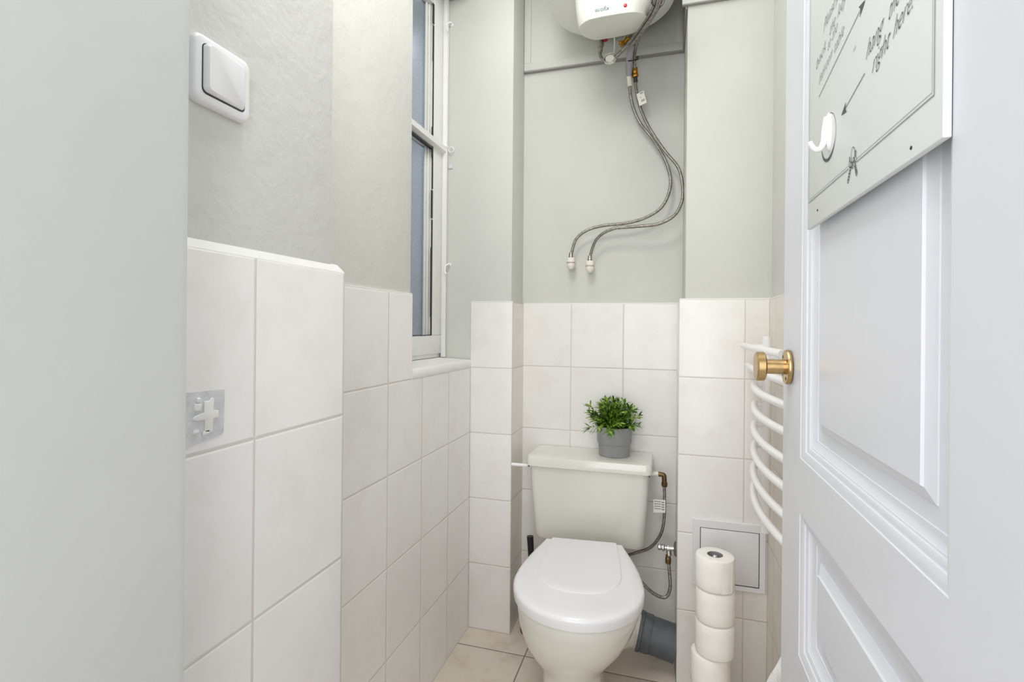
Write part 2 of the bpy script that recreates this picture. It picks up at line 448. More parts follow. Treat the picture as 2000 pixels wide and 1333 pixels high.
for wd,a,b,c in [('bathroom',(-.7685,1.4959),(-.7147,1.5054),(-.7619,1.5097)),('table',(-.7067,1.5046),(-.6718,1.5103),(-.7003,1.5184)),
    ('back',(-.7822,1.522),(-.7403,1.529),(-.7756,1.5361)),('to the',(-.7332,1.521),(-.6957,1.5276),(-.7268,1.5346)),
    ('the',(-.7256,1.5363),(-.7037,1.5391),(-.7187,1.5505)),('key',(-.6935,1.5402),(-.6658,1.5444),(-.6867,1.5555)),('Please put',(-.7496,1.5548),(-.6756,1.5661),(-.7422,1.5699))]: word(mb,wd,a,b,c,-.012)
build('lettering',mb,M['inklight'],bd)
mb=MB(); word(mb,'*',(-.640,1.4684),(-.632,1.4694),(-.638,1.4764)); build('small_print',mb,M['inklight'],bd)
# printed ring under the hook
mb=MB(); RC=(-.7248,1.4112)
strip(mb,[(RC[0]+math.cos(t)*.0290,RC[1]+math.sin(t)*.0280) for t in [2*PI*k/48-PI/2 for k in range(48)]],lambda u:.0009+.0030*max(0,math.cos(2*PI*u))**2,True)
build('ring_print',mb,M['ink'],bd)
for s,h in ((-.5005,1.3223),(-.7705,1.33)):
    build('screw',MB().lathe([(.0001,0),(.0016,0),(.0016,.0006),(.0001,.0009)],bp(s,h,BX),'-x',10),M['screw'],bd)
# white coat hook on the board (a part screwed to it)
mb=MB(); yc,zc_=.7215,1.4125
mb.loft([[(BX-h,yc+math.sin(t)*.0090*k,zc_+.004+math.cos(t)*.0235*k) for t in [2*PI*j/24 for j in range(24)]] for h,k in ((0,1),(.0022,1),(.0038,.85))])
mb.tube([(BX-.0025,yc,zc_+.022),(BX-.0050,yc,zc_+.006),(BX-.0062,yc,zc_-.008),(BX-.0105,yc,zc_-.0165),(BX-.0165,yc,zc_-.0160),(BX-.0205,yc,zc_-.0100),(BX-.0215,yc,zc_-.0065)],  .0046,12,6,radii=lambda u:.95-.35*u)
build('hook',mb,M['plastic'],bd)

# ------------------------------------------------------------------ light switch
sw=empty('light_switch',(-.553,.5235,1.483)); tag(sw,'white square rocker light switch on the grey plaster wall','light switch')
def rrect(cy,cz,w,h,r,n=6):
    pts=[]
    for sx,sz,a0 in ((1,1,0),(-1,1,PI/2),(-1,-1,PI),(1,-1,3*PI/2)):
        for k in range(n+1):
            a=a0+PI/2*k/n; pts.append((cy+sx*(w/2-r)+math.cos(a)*r, cz+sz*(h/2-r)+math.sin(a)*r))
    return pts
def plate(mb,x0,dirx,cy,cz,prof,r0):
    loops=[]
    for d,h in prof:
        loops.append([(x0+dirx*h,y,z) for y,z in rrect(cy,cz,.088-2*d,.083-2*d,max(r0-d*.5,.002))])
    mb.loft(loops)
mb=MB(); plate(mb,-.553,1,.5235,1.483,[(.001,0),(0,.003),(0,.0085),(.0015,.0115),(.004,.013),(.0105,.013),(.0108,.0115)],.012)
build('plate',mb,M['switch'],sw,sharp=50)
mb=MB(); loops=[]
for d,h0,tilt in ((.0122,.010,0),(.0122,.0145,.003),(.0145,.0175,.004)):
    loops.append([(-.553+h0+tilt*((y-.5235)/.033)*-.6+tilt*.4,y,z) for y,z in rrect(.5235,1.484,.088-2*d,.083-2*d,.006)])
mb.loft(loops); build('rocker',mb,M['switch'],sw,sharp=50)
mb=MB(); mb.loft([[(-.5405,y,z) for y,z in rrect(.5235,1.4835,.0662,.0612,.007)],[(-.5398,y,z) for y,z in rrect(.5235,1.4835,.0662,.0612,.007)]]); build('shadow_gap',mb,M['dark'],sw)

# ------------------------------------------------------------------ cement patch in the tile
pt=empty('plaster_patch',(-.5464,.5105,1.025)); tag(pt,'small square grey cement patch with a white plaster cross on the left wall tile','patch')
mb=MB(); rnd=random.Random(5)
out=[(0.4710,1.0235),(0.4710,1.0895),(0.5320,1.0875),(0.5337,1.086),(0.5327,1.0325),(0.5295,1.0295)]
mb.loft([[(x,y,z) for y,z in out] for x in (-.5464,-.5457)]); build('cement',mb,M['cement'],pt)
mb=MB()
def blob(pts): mb.loft([[(-.5457,y,z) for y,z in pts],[(-.5440,y+(.510-y)*.06,z+(1.058-z)*.04) for y,z in pts]])
blob([(0.5025,1.037),(0.5145,1.035),(0.5155,1.052),(0.5245,1.053),(0.5240,1.062),(0.5155,1.063),(0.5165,1.078),(0.5125,1.080),(0.5095,1.076),(0.5015,1.076),(0.5015,1.062),(0.4885,1.060),(0.4845,1.056),(0.4905,1.053),(0.5025,1.053)])
blob([(0.4855,1.037),(0.4935,1.038),(0.4935,1.042),(0.4865,1.043)]); blob([(0.4905,1.076),(0.4965,1.077),(0.4955,1.082),(0.4915,1.081)]); blob([(0.4995,1.033),(0.5105,1.034),(0.5095,1.039),(0.4995,1.039)])
blob([(0.4865,1.066),(0.4965,1.065),(0.4975,1.074),(0.4875,1.075)])
build('plaster_cross',mb,M['caulk'],pt,bevel=.0006)

# ------------------------------------------------------------------ cupboard front behind the heater
cp=empty('cupboard_front',(-.25,2.047,2.205)); tag(cp,'pale grey framed cupboard front on the back wall behind the water heater','cupboard')
y0=2.030
mb=MB(); mb.box((-.5575,y0,2.2175),(.0640,2.0465,2.2475)); mb.box((-.5575,y0,2.2475),(-.530,2.0465,H-.005)); mb.box((.0365,y0,2.2475),(.0640,2.0465,H-.005)); mb.box((-.53,y0,H-.04),(.0365,2.0465,H-.005))
build('frame',mb,M['paint_back'],cp,bevel=.0015)
build('panel',B((-.531,2.036,2.2465),(.0375,2.0465,H-.02)),M['paint_back'],cp)
build('edge_shadow',B((-.5575,2.0295,2.2120),(.0640,2.0465,2.2173)),M['greytrim_shade'],cp)  # shadow line under the frame, painted as a thin grey strip
mb=MB().box((.0480,1.762,2.2275),(.3215,1.7745,H-.002)); o=struct('trim_3',mb,M['paint_back'],bevel=.002)
mb=MB().box((.0590,1.7746,2.2175),(.0650,2.029,H-.002)); o=struct('trim_4',mb,M['greytrim_shade'])
mb=MB().box((.0490,1.763,2.2245),(.3205,1.7745,2.2273)); struct('trim_5',mb,M['greytrim_shade'])

# ------------------------------------------------------------------ water heater
HC=(-.19,1.805)
wh=empty('water_heater',(HC[0],HC[1],2.27)); tag(wh,'white round electric water heater high on the back wall above the toilet','water heater')
mb=MB().lathe([(.0001,2.262),(.08,2.264),(.15,2.270),(.195,2.278),(.207,2.282),(.2115,2.283),(.2115,2.288),(.209,2.2895),(.2095,2.293),(.212,2.296),(.212,2.602),(.0001,2.608)],(HC[0],HC[1],0),'z',72)
build('tank',mb,M['enamel'],wh,sharp=25)
mb=MB().box((-.30,2.0145,2.34),(-.08,2.0295,2.40)); build('wall_bracket',mb,M['nickel'],wh)
# cover under the tank: octagonal in plan, flaring upwards, sloped underside
def cov(z,g,sl=0):
    pts=[(-.238,1.615),(-.104,1.612),(-.062,1.655),(-.072,1.735),(-.112,1.785),(-.180,1.795),(-.245,1.795),(-.280,1.745),(-.282,1.665)]
    cx,cy=-.172,1.705
    return [(cx+(x-cx)*g,cy+(y-cy)*g,z+sl*(y-1.62)) for x,y in pts]
def smoothloop(pts,it=2):
    for _ in range(it):
        q=[]
        for i in range(len(pts)):
            a=Vector(pts[i]);b=Vector(pts[(i+1)%len(pts)]); q+= [a*.8+b*.2,a*.2+b*.8]
        pts=q
    return pts
mb=MB().loft([smoothloop(cov(z,g,s)) for z,g,s in ((2.1285,.975,.16),(2.1295,1.0,.16),(2.134,1.015,.15),(2.170,1.07,.05),(2.200,1.10,0),(2.262,1.14,0),(2.270,1.14,0))])
cover=build('cover',mb,M['cover'],wh,sharp=30)
def on_front(body,x0,x1,zc,y,hgt):
    vs,fs=text_mesh(body,.12,.004); xs=[v.x for v in vs]; w=max(xs)-min(xs); mb=MB()
    k=(x1-x0)/w; kz=hgt/.70
    mb.add([(x0+(v.x-min(xs))*k, y+(v.y*kz)*-.0, zc+v.y*kz) for v in vs],fs); return mb
yfront=1.6085
lt=on_front('ecofix',-.2195,-.1755,2.1425,yfront,.0135)
build('lettering',lt,M['teal'],cover)
build('indicator_light',MB().lathe([(.0001,.0),(.0055,.0),(.0055,.002),(.004,.004),(.0001,.0048)],(-.1276,1.611,2.1485),'-y',20),M['red'],cover)
# connections
mb=MB(); mb.tube([(-.2385,1.9,2.275),(-.2385,1.9,2.205)],.010,14,1); mb.lathe([(.0001,2.188),(.0135,2.188),(.0135,2.206),(.010,2.209),(.0001,2.209)],(-.2385,1.9,0),'z',6)
build('outlet_fitting',mb,M['nickel'],wh,bevel=.0005)
build('valve_knob',MB().lathe([(.0001,0),(.011,0),(.0125,.003),(.0115,.012),(.0001,.014)],(-.2195,1.893,2.211),'-y',16),M['darkred'],wh)
mb=MB(); mb.tube([(-.139,1.9,2.275),(-.139,1.9,2.215)],.012,14,1); mb.lathe([(.0001,2.206),(.0155,2.206),(.0155,2.220),(.012,2.222),(.0001,2.222)],(-.139,1.9,0),'z',6)
build('inlet_fitting',mb,M['nickel'],wh,bevel=.0005)
mb=MB(); mb.tube([(-.139,1.9,2.206),(-.150,1.9,2.193),(-.158,1.898,2.180)],.008,12,4); mb.lathe([(.0001,-.010),(.011,-.010),(.011,.004),(.008,.007),(.0001,.007)],(-.156,1.898,2.189),'z',6)
mb.lathe([(.0001,0),(.007,0),(.007,.016),(.0001,.016)],(-.156,1.898,2.193),'-x',12)
build('safety_valve',mb,M['goldbrass'],wh,bevel=.0005)
build('cable',MB().tube([(-.192,1.87,2.268),(-.186,1.885,2.215),(-.190,1.94,2.205),(-.20,2.02,2.215)],.003,8),M['plastic'],wh)

wh.location+=Vector((.005,0,.0125))

# ------------------------------------------------------------------ braided hoses
HOSE=.0058
H1=[(-.014,1.50,2.187),(-0.0279,1.62,2.1674),(-0.0648,1.74,2.18),(-0.1072,1.86,2.1979),(-0.1277,1.94,2.1822),(-0.1337,1.985,2.1192),(-0.124,1.995,2.0257),(-0.0934,2.0,1.947),(-0.0462,2.0,1.8806),(-0.0032,2.0,1.804),(0.0174,2.0,1.7357),(0.0142,1.995,1.6776),(-0.0127,1.99,1.621),(-0.0676,1.99,1.5858),(-0.1368,1.99,1.5681),(-0.2231,1.99,1.5625),(-0.2876,1.99,1.5477),(-0.3319,1.995,1.5147),(-0.3504,2.0,1.4581)]
H2=[(.001,1.48,2.176),(-0.0158,1.6,2.1531),(-0.0513,1.72,2.1664),(-0.0909,1.85,2.19),(-0.1112,1.94,2.1799),(-0.1131,1.985,2.1358),(-0.1051,1.99,2.0504),(-0.0818,1.985,1.9688),(-0.046,1.975,1.8926),(0.0002,1.966,1.8168),(0.0440,1.965,1.7573),(0.0590,1.96,1.6966),(0.0590,1.95,1.6349),(0.0339,1.945,1.5805),(-0.0244,1.945,1.5501),(-0.1063,1.95,1.5455),(-0.1911,1.96,1.5418),(-0.2506,1.98,1.509),(-0.2782,2.0,1.4439)]
H3=[(-0.2337,1.9,2.2056),(-0.2334,1.9,2.1767),(-0.2215,1.895,2.15),(-0.1951,1.89,2.142),(-0.1692,1.885,2.1544),(-0.1473,1.88,2.1715),(-0.1205,1.85,2.1795),(-0.0774,1.73,2.1603),(-0.0352,1.60,2.1475),(-.024,1.49,2.169)]
top=Vector((-.02,1.2,2.50))
def hose(name,pts,label,end):
    e=empty(name,end); tag(e,label,'hose'); return e
h1=hose('water_hose',H1,'braided steel hose curving down the back wall to the left capped outlet',H1[-1])
h2=hose('water_hose',H2,'braided steel hose with the paper tag, curving down to the right capped outlet',H2[-1])
build('braid',MB().tube([(-.09,1.355,2.45),(-.115,1.365,2.42),(-.115,1.38,2.36),(-.055,1.43,2.25)]+H1,HOSE,12,8),M['braid'],h1)
build('braid',MB().tube([(-.015,1.325,2.43),(-.04,1.325,2.40),(-.045,1.335,2.34),(-.018,1.385,2.24)]+H2,HOSE,12,8),M['braid'],h2)
h3=empty('water_hose',H3[0]); tag(h3,'short braided steel hose looping from the left heater fitting into the bundle','hose')
build('braid',MB().tube(H3+[(-.050,1.41,2.235),(-.065,1.355,2.35),(-.068,1.352,2.42),(-.09,1.355,2.45)],HOSE,12,8),M['braid'],h3)
H4=[(-.152,1.898,2.197),(-.141,1.885,2.180),(-.116,1.85,2.169),(-.0710,1.73,2.1480),(-.0275,1.60,2.1355),(-.016,1.49,2.158)]
h4=empty('water_hose',H4[0]); tag(h4,'short braided steel hose rising from the brass safety valve into the bundle','hose')
build('braid',MB().tube(H4+[(-.008,1.41,2.225),(.008,1.345,2.34),(.010,1.325,2.40),(-.015,1.325,2.43)],HOSE,12,8),M['braid'],h4)
build('ferrule',MB().tube([(-.0255,1.3245,2.426),(-.0045,1.3245,2.426)],.0085,12,1),M['nickel'],h4)
build('ferrule',MB().tube([(-.1005,1.356,2.447),(-.0795,1.3545,2.447)],.0085,12,1),M['nickel'],h3)
# crumpled white label on the short hose
mb=MB(); rnd=random.Random(11)
cx=Vector((-0.1960,1.888,2.1445))
for k in range(3):
    loops=[]
    for j in range(9):
        a=2*PI*j/8+k*.7; r=.017+.004*rnd.random()
        loops.append([cx+Vector((math.cos(a)*r*1.15,-.004-.004*k+.006*i,math.sin(a)*r*.95+(.003*rnd.random()))) for i in range(3)])
    mb.loft(loops,False,False,closed=False)
mb.loft([[cx+Vector((math.cos(a)*.016,d,math.sin(a)*.013)) for a in [2*PI*j/10 for j in range(10)]] for d in (-.008,.008)])
build('paper_tag',mb,M['paper'],h3,sharp=20)
# sleeve wrapped over the left hose, and its couplings
build('sleeve',MB().tube([(-0.1155,1.90,2.1945),(-0.1276,1.94,2.1819),(-0.1325,1.962,2.1555),(-0.1345,1.984,2.1225)],.0105,14,5,radii=lambda u:.75+.35*math.sin(u*PI)+.25*u),M['tape'],h1)
build('coupling',MB().tube([(-0.1345,1.984,2.1235),(-0.1335,1.986,2.1085),(-0.1305,1.989,2.0835)],.0095,14,4),M['collar'],h1)
mb=MB(); mb.tube([(-0.1135,1.984,2.1505),(-0.1130,1.985,2.1285)],.0105,6,2); mb.tube([(-0.1130,1.985,2.1285),(-0.1115,1.986,2.1155)],.012,6,2)
build('coupling',mb,M['goldbrass'],h2,bevel=.0006)
build('ferrule',MB().tube([(-0.1115,1.986,2.1155),(-0.1095,1.988,2.0965)],.0075,12,2),M['dark'],h2)
build('ferrule',MB().tube([(-0.2325,1.9,2.2005),(-0.2324,1.9,2.1825)],.0085,14,2),M['nickel'],h3)
# paper tag on right hose
mb=MB(); a,b,c,d=[Vector(p) for p in ((-0.1057,1.972,2.0441),(-0.0801,1.966,2.0524),(-0.0685,1.966,2.0061),(-0.0940,1.972,1.9995))]
mb.loft([[a,b,c,d],[p+Vector((0,.0015,0)) for p in (a,b,c,d)]])
tg=build('paper_tag',mb,M['paper'],h2)
mb=MB()
def tagmark(u0,v0,u1,v1):
    f=lambda u,v: a+(b-a)*u+(d-a)*v+Vector((0,-.0005,0))
    mb.add([f(u0,v0),f(u1,v0),f(u1,v1),f(u0,v1)],[(0,1,2,3)])
tagmark(.45,.08,.85,.14)
for k in range(6): tagmark(.38+.08*k,.62,.42+.08*k,.80)
tagmark(.30,.34,.44,.36); tagmark(.30,.42,.52,.44)
build('print',mb,M['ink'],tg)
# cable ties belong with the bundle
tie=empty('cable_tie',(-0.0240,1.60,2.1585)); tag(tie,'black cable tie binding the braided hoses in front of the water heater','cable tie',)
mb=MB()
def ring(mb,c,ax,r,w):
    c=Vector(c); ax=Vector(ax).normalized(); u=ax.orthogonal().normalized(); v=ax.cross(u)
    mb.loft([[c+ax*k+(u*math.cos(t)*1.0+v*math.sin(t))*rr for t in [2*PI*j/24 for j in range(24)]] for k,rr in ((-w,r),(w,r),(w,r-.0012),(-w,r-.0012),(-w,r))],False,False)
ring(mb,(-0.0265,1.605,2.1570),(.3,-1,-.1),.0205,.0022)
build('strap',mb,M['black'],tie)
build('tie_head',B((-0.0460,1.596,2.1485),(-0.0400,1.602,2.1565)),M['black'],tie,bevel=.001)
tie2=empty('cable_tie',(-0.1140,1.955,2.1705)); tag(tie2,'black cable tie around the hoses above the brass coupling','cable tie')
mb=MB(); ring(mb,(-0.1195,1.955,2.1655),(0,-.6,1),.0205,.002); build('strap',mb,M['black'],tie2)
build('tie_head',B((-0.1060,1.930,2.1605),(-0.0970,1.937,2.1645)),M['black'],tie2,bevel=.001)
# capped wall outlets the hoses run to
caps=[]
for i,(x,z,lab) in enumerate(((-.3522,1.4580,'white capped wall outlet at the lower end of the left braided hose'),(-.2780,1.4438,'white capped wall outlet at the lower end of the right braided hose'))):
    c=empty('capped_outlet',(x,2.047,z-.035)); tag(c,lab,'pipe cap','capped outlets below the water heater')
    mb=MB(); mb.lathe([(.0001,0),(.0075,0),(.0085,-.004),(.0085,-.012),(.0095,-.014),(.0095,-.020),(.0001,-.020)],(x,2.0,z+.006),'z',14)
    build('nut',mb,M['nickel'],c,sharp=30)
    mb=MB(); mb.lathe([(.0001,.0),(.0145,.0),(.0165,-.003),(.0165,-.016),(.0150,-.018),(.0150,-.0205),(.0160,-.022),(.0155,-.030),(.0125,-.039),(.007,-.0445),(.0001,-.046)],(x,2.0,z-.014),'z',20)
    mb.tube([(x,2.0,z-.026),(x,2.047,z-.026)],.010,14,1)
    build('cap',mb,M['collar'],c,sharp=30)
    build('seam',MB().lathe([(.0153,-.0005),(.0167,-.0005),(.0167,.0012),(.0153,.0012)],(x,2.0,z-.0345),'z',24,caps=False),M['greytrim_shade'],c)

# ------------------------------------------------------------------ toilet
ang=math.radians(5.0); PIV=Vector((-.2505,1.74,0))
def tr(p):
    d=Vector(p)-PIV; c,s=math.cos(ang),math.sin(ang)
    return (PIV.x+d.x*c-d.y*s, PIV.y+d.x*s+d.y*c, d.z)
CX=-.2540
def dloop(z,hw,yf,yb,yw,hb,n=28,e=2.1,zf=None):
    """D-shaped outline: superellipse front, tapering straight to a back of half-width hb"""
    pts=[]
    for k in range(n+1):
        t=PI*k/n; c,s=math.cos(t),math.sin(t)
        x=hw*math.copysign(abs(c)**(2/e),c); y=yw-(yw-yf)*abs(s)**(2/e)
        pts.append((CX+x,y))
    # left side back (currently at x=-hw,y=yw)
    m=6
    for k in range(1,m+1):
        u=k/m; pts.append((CX-(hw+(hb-hw)*u**1.7), yw+(yb-yw)*u))
    for k in range(1,5): pts.append((CX-hb+2*hb*k/5,yb))
    for k in range(0,m):
        u=1-k/m; pts.append((CX+(hw+(hb-hw)*u**1.7), yw+(yb-yw)*u))
    sh=-.019*max(0,min(1,(.385-z)/.16))
    return [tr((x+sh,y,z)) for x,y in pts]
wc=empty('toilet',(CX,1.62,0)); tag(wc,'white toilet with closed lid standing against the tiled back wall','toilet')
mb=MB().loft([dloop(*a) for a in (
    (.002,.102,1.405,1.70,1.53,.095),(.03,.101,1.405,1.70,1.53,.095),(.045,.092,1.425,1.70,1.53,.088),(.12,.086,1.432,1.70,1.54,.084),(.165,.088,1.425,1.71,1.53,.084),
    (.195,.098,1.405,1.72,1.52,.088),(.23,.117,1.375,1.73,1.50,.092),(.28,.143,1.335,1.735,1.48,.100),(.33,.161,1.308,1.74,1.475,.106),(.375,.171,1.292,1.742,1.472,.112),(.398,.174,1.286,1.745,1.47,.114),(.405,.172,1.289,1.745,1.47,.112))])
bowl=build('bowl',mb,M['ceramic'],wc,sharp=40)
# seat ring and lid
mb=MB().loft([dloop(z,.1690*g,1.47-(.1850)*g,1.735,1.47,.114) for z,g in ((.4055,1.0),(.4115,1.0))])
build('seat_ring',mb,M['seat'],wc,sharp=40)
mb=MB().loft([dloop(z,.1835*g,1.47-(.200)*g,1.738,1.47,.126) for z,g in ((.4120,.982),(.4135,.996),(.422,1.002),(.434,1.006),(.440,1.0),(.4445,.975),(.4465,.93),(.4475,.80))])
lid=build('lid',mb,M['seat'],wc,sharp=40)
def rp(g,z):
    pts=[(-.108,1.742),(-.122,1.53),(-.111,1.458),(-.072,1.410),(0,1.395),(.072,1.410),(.111,1.458),(.122,1.53),(.108,1.742)]
    return [tr((CX+x*g,1.742-(1.742-y)*g,z)) for x,y in catmull([(x,y,0) for x,y in pts],4) for x,y in [(x,y)]] if False else [tr((CX+q.x*g,1.742-(1.742-q.y)*g,z)) for q in catmull([(x,y,0) for x,y in pts],4)]
mb=MB().loft([rp(1.0,.4440),rp(1.0,.4495),rp(.985,.4512),rp(.93,.4515)]); build('raised_panel',mb,M['seat'],lid,sharp=25)
for sd in (-1,1):
    p0=tr((CX+sd*.075-.02,1.752,.424)); p1=tr((CX+sd*.075+.02,1.752,.424))
    build('hinge',MB().tube([p0,p1],.010,12,1),M['seat'],wc)
# cistern
TX0,TX1=-.481,-.0405; TC=(TX0+TX1)/2
def tl(z,y0,y1,hw,r=.022,bow=.006):
    pts=[]
    q=rrect(TC,(y0+y1)/2,2*hw,y1-y0,r)
    return [(x,y-bow*(1-((x-TC)/hw)**2)*(1 if y<(y0+y1)/2 else 0),z) for x,y in q]
mb=MB().loft([tl(.384,1.885,2.015,.187,.03),tl(.387,1.874,2.02,.196,.03),(tl(.400,1.868,2.025,.201,.03)),tl(.50,1.860,2.03,.206,.026),tl(.60,1.854,2.034,.212),tl(.659,1.850,2.036,.214)])
build('cistern',mb,M['ceramic'],wc,sharp=40)
mb=MB().loft([tl(.6595,1.842,2.037,.222,.02),tl(.6605,1.839,2.038,.2245,.02),tl(.688,1.839,2.038,.2245,.02),tl(.6945,1.842,2.037,.2215,.02),tl(.6965,1.850,2.032,.211,.02),tl(.6975,1.87,2.02,.19,.02)])
build('cistern_lid',mb,M['ceramic'],wc,sharp=40)
for x in (TX0+.002,TX1-.006): build('lid_clip',B((x,1.848,.6535),(x+.004,1.862,.6597)),M['dark'],wc)
lev=MB(); lev.tube([(TX0+.012,1.875,.650),(TX0-.004,1.875,.650)],.008,12,1); lev.tube([(TX0-.003,1.875,.650),(TX0-.03,1.872,.651),(TX0-.067,1.866,.6525)],.0064,12,4)
build('flush_lever',lev,M['plastic'],wc)
# bolt hole at the foot
mb=MB().lathe([(.0001,0),(.006,0),(.006,.004),(.0001,.005)],tr((CX+.097,1.50,.05)),'x',10); build('foot_bolt',mb,M['screw'],wc)
# flush elbow between cistern and bowl
mb=MB().tube([(CX,1.93,.405),(CX,1.93,.33),(CX,1.88,.30),(CX,1.73,.30)],.028,18,6); build('flush_pipe',mb,M['collar'],wc)
# outlet spigot of the bowl
mb=MB().tube([(-.205,1.69,.16),(-.16,1.78,.135),(-.115,1.835,.125),(-.0780,1.848,.118)],.0575,28,6); build('outlet_spigot',mb,M['collar'],wc)

# ------------------------------------------------------------------ grey drain pipe
dp=empty('drain_pipe',(-.02,1.845,.04)); tag(dp,'thick grey plastic drain pipe joining the toilet to the boxed wall','pipe')
ax=Vector((.118,-.004,-.022)); a=Vector((-.0765,1.848,.118)); b=a+ax
b=a+ax*((.0473-a.x)/ax.x)
mb=MB().tube([a+ax*.16,b],.060,36,1); build('pipe',mb,M['pvc'],dp)
mb=MB(); mb.tube([a,a+ax*.10],.0665,36,1); mb.tube([a+ax*.10,a+ax*.34],.0635,36,1); build('socket_collar',mb,M['pvc'],dp,bevel=.0015)

# ------------------------------------------------------------------ stop valve, feed hose
sv=empty('stop_valve',(.0477,1.895,.388)); tag(sv,'chrome angle stop valve with round escutcheon on the boxed wall side','valve')
VC=(.0475,1.895,.398)
build('escutcheon',MB().lathe([(.0001,0),(.025,0),(.026,.003),(.022,.007),(.011,.009),(.0001,.009)],VC,'-x',32),M['nickel'],sv)
build('valve_body',MB().lathe([(.0085,.008),(.0085,.022),(.0115,.023),(.0115,.032),(.008,.034),(.008,.040),(.0001,.040)],VC,'-x',16).tube([(VC[0]-.026,1.895,.398),(VC[0]-.024,1.894,.372)],.0085,12,1),M['chrome'],sv,sharp=30)
build('handle',MB().lathe([(.0001,.038),(.009,.038),(.0135,.042),(.0135,.047),(.009,.049),(.011,.053),(.011,.060),(.007,.062),(.0001,.062)],VC,'-x',8),M['chrome'],sv,bevel=.0008)
fh=empty('feed_hose',(.0257,1.89,.375)); tag(fh,'thin braided hose looping from the stop valve behind the seat up to the cistern','hose')
TH=[(.0205,1.893,.372),(0.0255,1.89,0.3127),(0.0275,1.885,0.2616),(0.0131,1.88,0.2311),(-0.0214,1.875,0.2371),(-0.065,1.87,0.2725),(-0.0993,1.88,0.3136),(-0.1180,1.925,0.3367),(-0.0965,1.955,0.3388),(-0.0416,1.95,0.369),(-0.006,1.94,0.424),(0.0059,1.935,0.4827),(0.0071,1.935,0.5473),(0.0062,1.935,0.6026)]
build('braid',MB().tube(TH,.0056,12,8),M['braid'],fh)
build('nut',MB().lathe([(.0001,0),(.010,0),(.010,.018),(.0085,.02),(.0085,.030),(.0001,.030)],(.0207,1.893,.345),'z',6),M['oldbrass'],fh,bevel=.0006)
build('nut',MB().lathe([(.0001,0),(.0088,0),(.0105,.004),(.0105,.016),(.0001,.016)],(.0062,1.935,.600),'z',8),M['oldbrass'],fh,bevel=.0006)
mb=MB().tube([(.0058,1.935,.615),(.0054,1.935,.630),(.0037,1.935,.6405),(-.0048,1.935,.6435),(-.0158,1.935,.6435)],.0085,14,5); build('elbow',mb,M['oldbrass'],fh)
build('inlet_stub',MB().tube([(-.0148,1.935,.6435),(-.0385,1.935,.6435)],.0085,14,1),M['collar'],fh)
mb=MB(); a,b,c,d=[Vector(p) for p in ((-.0325,1.926,.5540),(.0100,1.926,.5550),(.0100,1.926,.5090),(-.0310,1.926,.5062))]
mb.loft([[a,b,c,d],[p+Vector((0,.0012,0)) for p in (a,b,c,d)]]); tg=build('paper_tag',mb,M['paper'],fh)
mb=MB()
for v in (.12,.3,.48,.66): tagmark(.08,v,.62,v+.05); tagmark(.68,v+.02,.9,v+.10)
build('print',mb,M['inklight'],tg)

# ------------------------------------------------------------------ toilet brush
tb=empty('toilet_brush',(-.478,1.925,0)); tag(tb,'black toilet brush in its holder on the floor left of the toilet','toilet brush')
build('holder',MB().lathe([(.0001,.001),(.043,.001),(.045,.006),(.044,.12),(.041,.122),(.040,.115),(.0001,.112)],(-.478,1.925,0),'z',28),M['black'],tb,sharp=40)
build('handle',MB().tube([(-.478,1.925,.10),(-.484,1.928,.28),(-.4895,1.93,.363)],.0122,14,4,radii=lambda u:.85+.2*u),M['black'],tb)

# ------------------------------------------------------------------ potted plant
px,py,pz=-.1745,1.952,.6976
pp=empty('potted_plant',(px,py,pz)); tag(pp,'small green leafy plant in a grey pot on the cistern lid','potted plant')
build('pot',MB().lathe([(.0001,.0),(.054,.0),(.0565,.002),(.0585,.042),(.0590,.0435),(.0590,.0445),(.0620,.046),(.0630,.050),(.0655,.106),(.0648,.108),(.0625,.108),(.0605,.098),(.0001,.096)],(px,py,pz),'z',48),M['pot'],pp,sharp=25)
build('soil',MB().lathe([(.0001,.094),(.058,.094),(.056,.104),(.03,.110),(.0001,.112)],(px,py,pz),'z',20),M['soil'],pp)
rnd=random.Random(21)
lm=MB(); st=MB()
def leaf(base,dirv,L,W,roll):
    d=dirv.normalized(); side=d.cross(Vector((0,0,1)));
    if side.length<.1: side=Vector((1,0,0))
    side.normalize(); nrm=side.cross(d); side=side*math.cos(roll)+nrm*math.sin(roll); nrm=side.cross(d)
    drop=Vector((0,0,-1))
    q=[]
    for u,w in ((0,.15),(.3,.9),(.6,1),(.85,.6)):
        c=base+d*L*u+drop*L*.18*u*u; q+=[c-side*W*w*.5,c+nrm*W*.12*w,c+side*W*w*.5]
    q.append(base+d*L+drop*L*.18)
    lm.add(q,[(0,1,4,3),(1,2,5,4),(3,4,7,6),(4,5,8,7),(6,7,10,9),(7,8,11,10),(9,10,12),(10,11,12)])
c0=Vector((px,py,pz+.104))
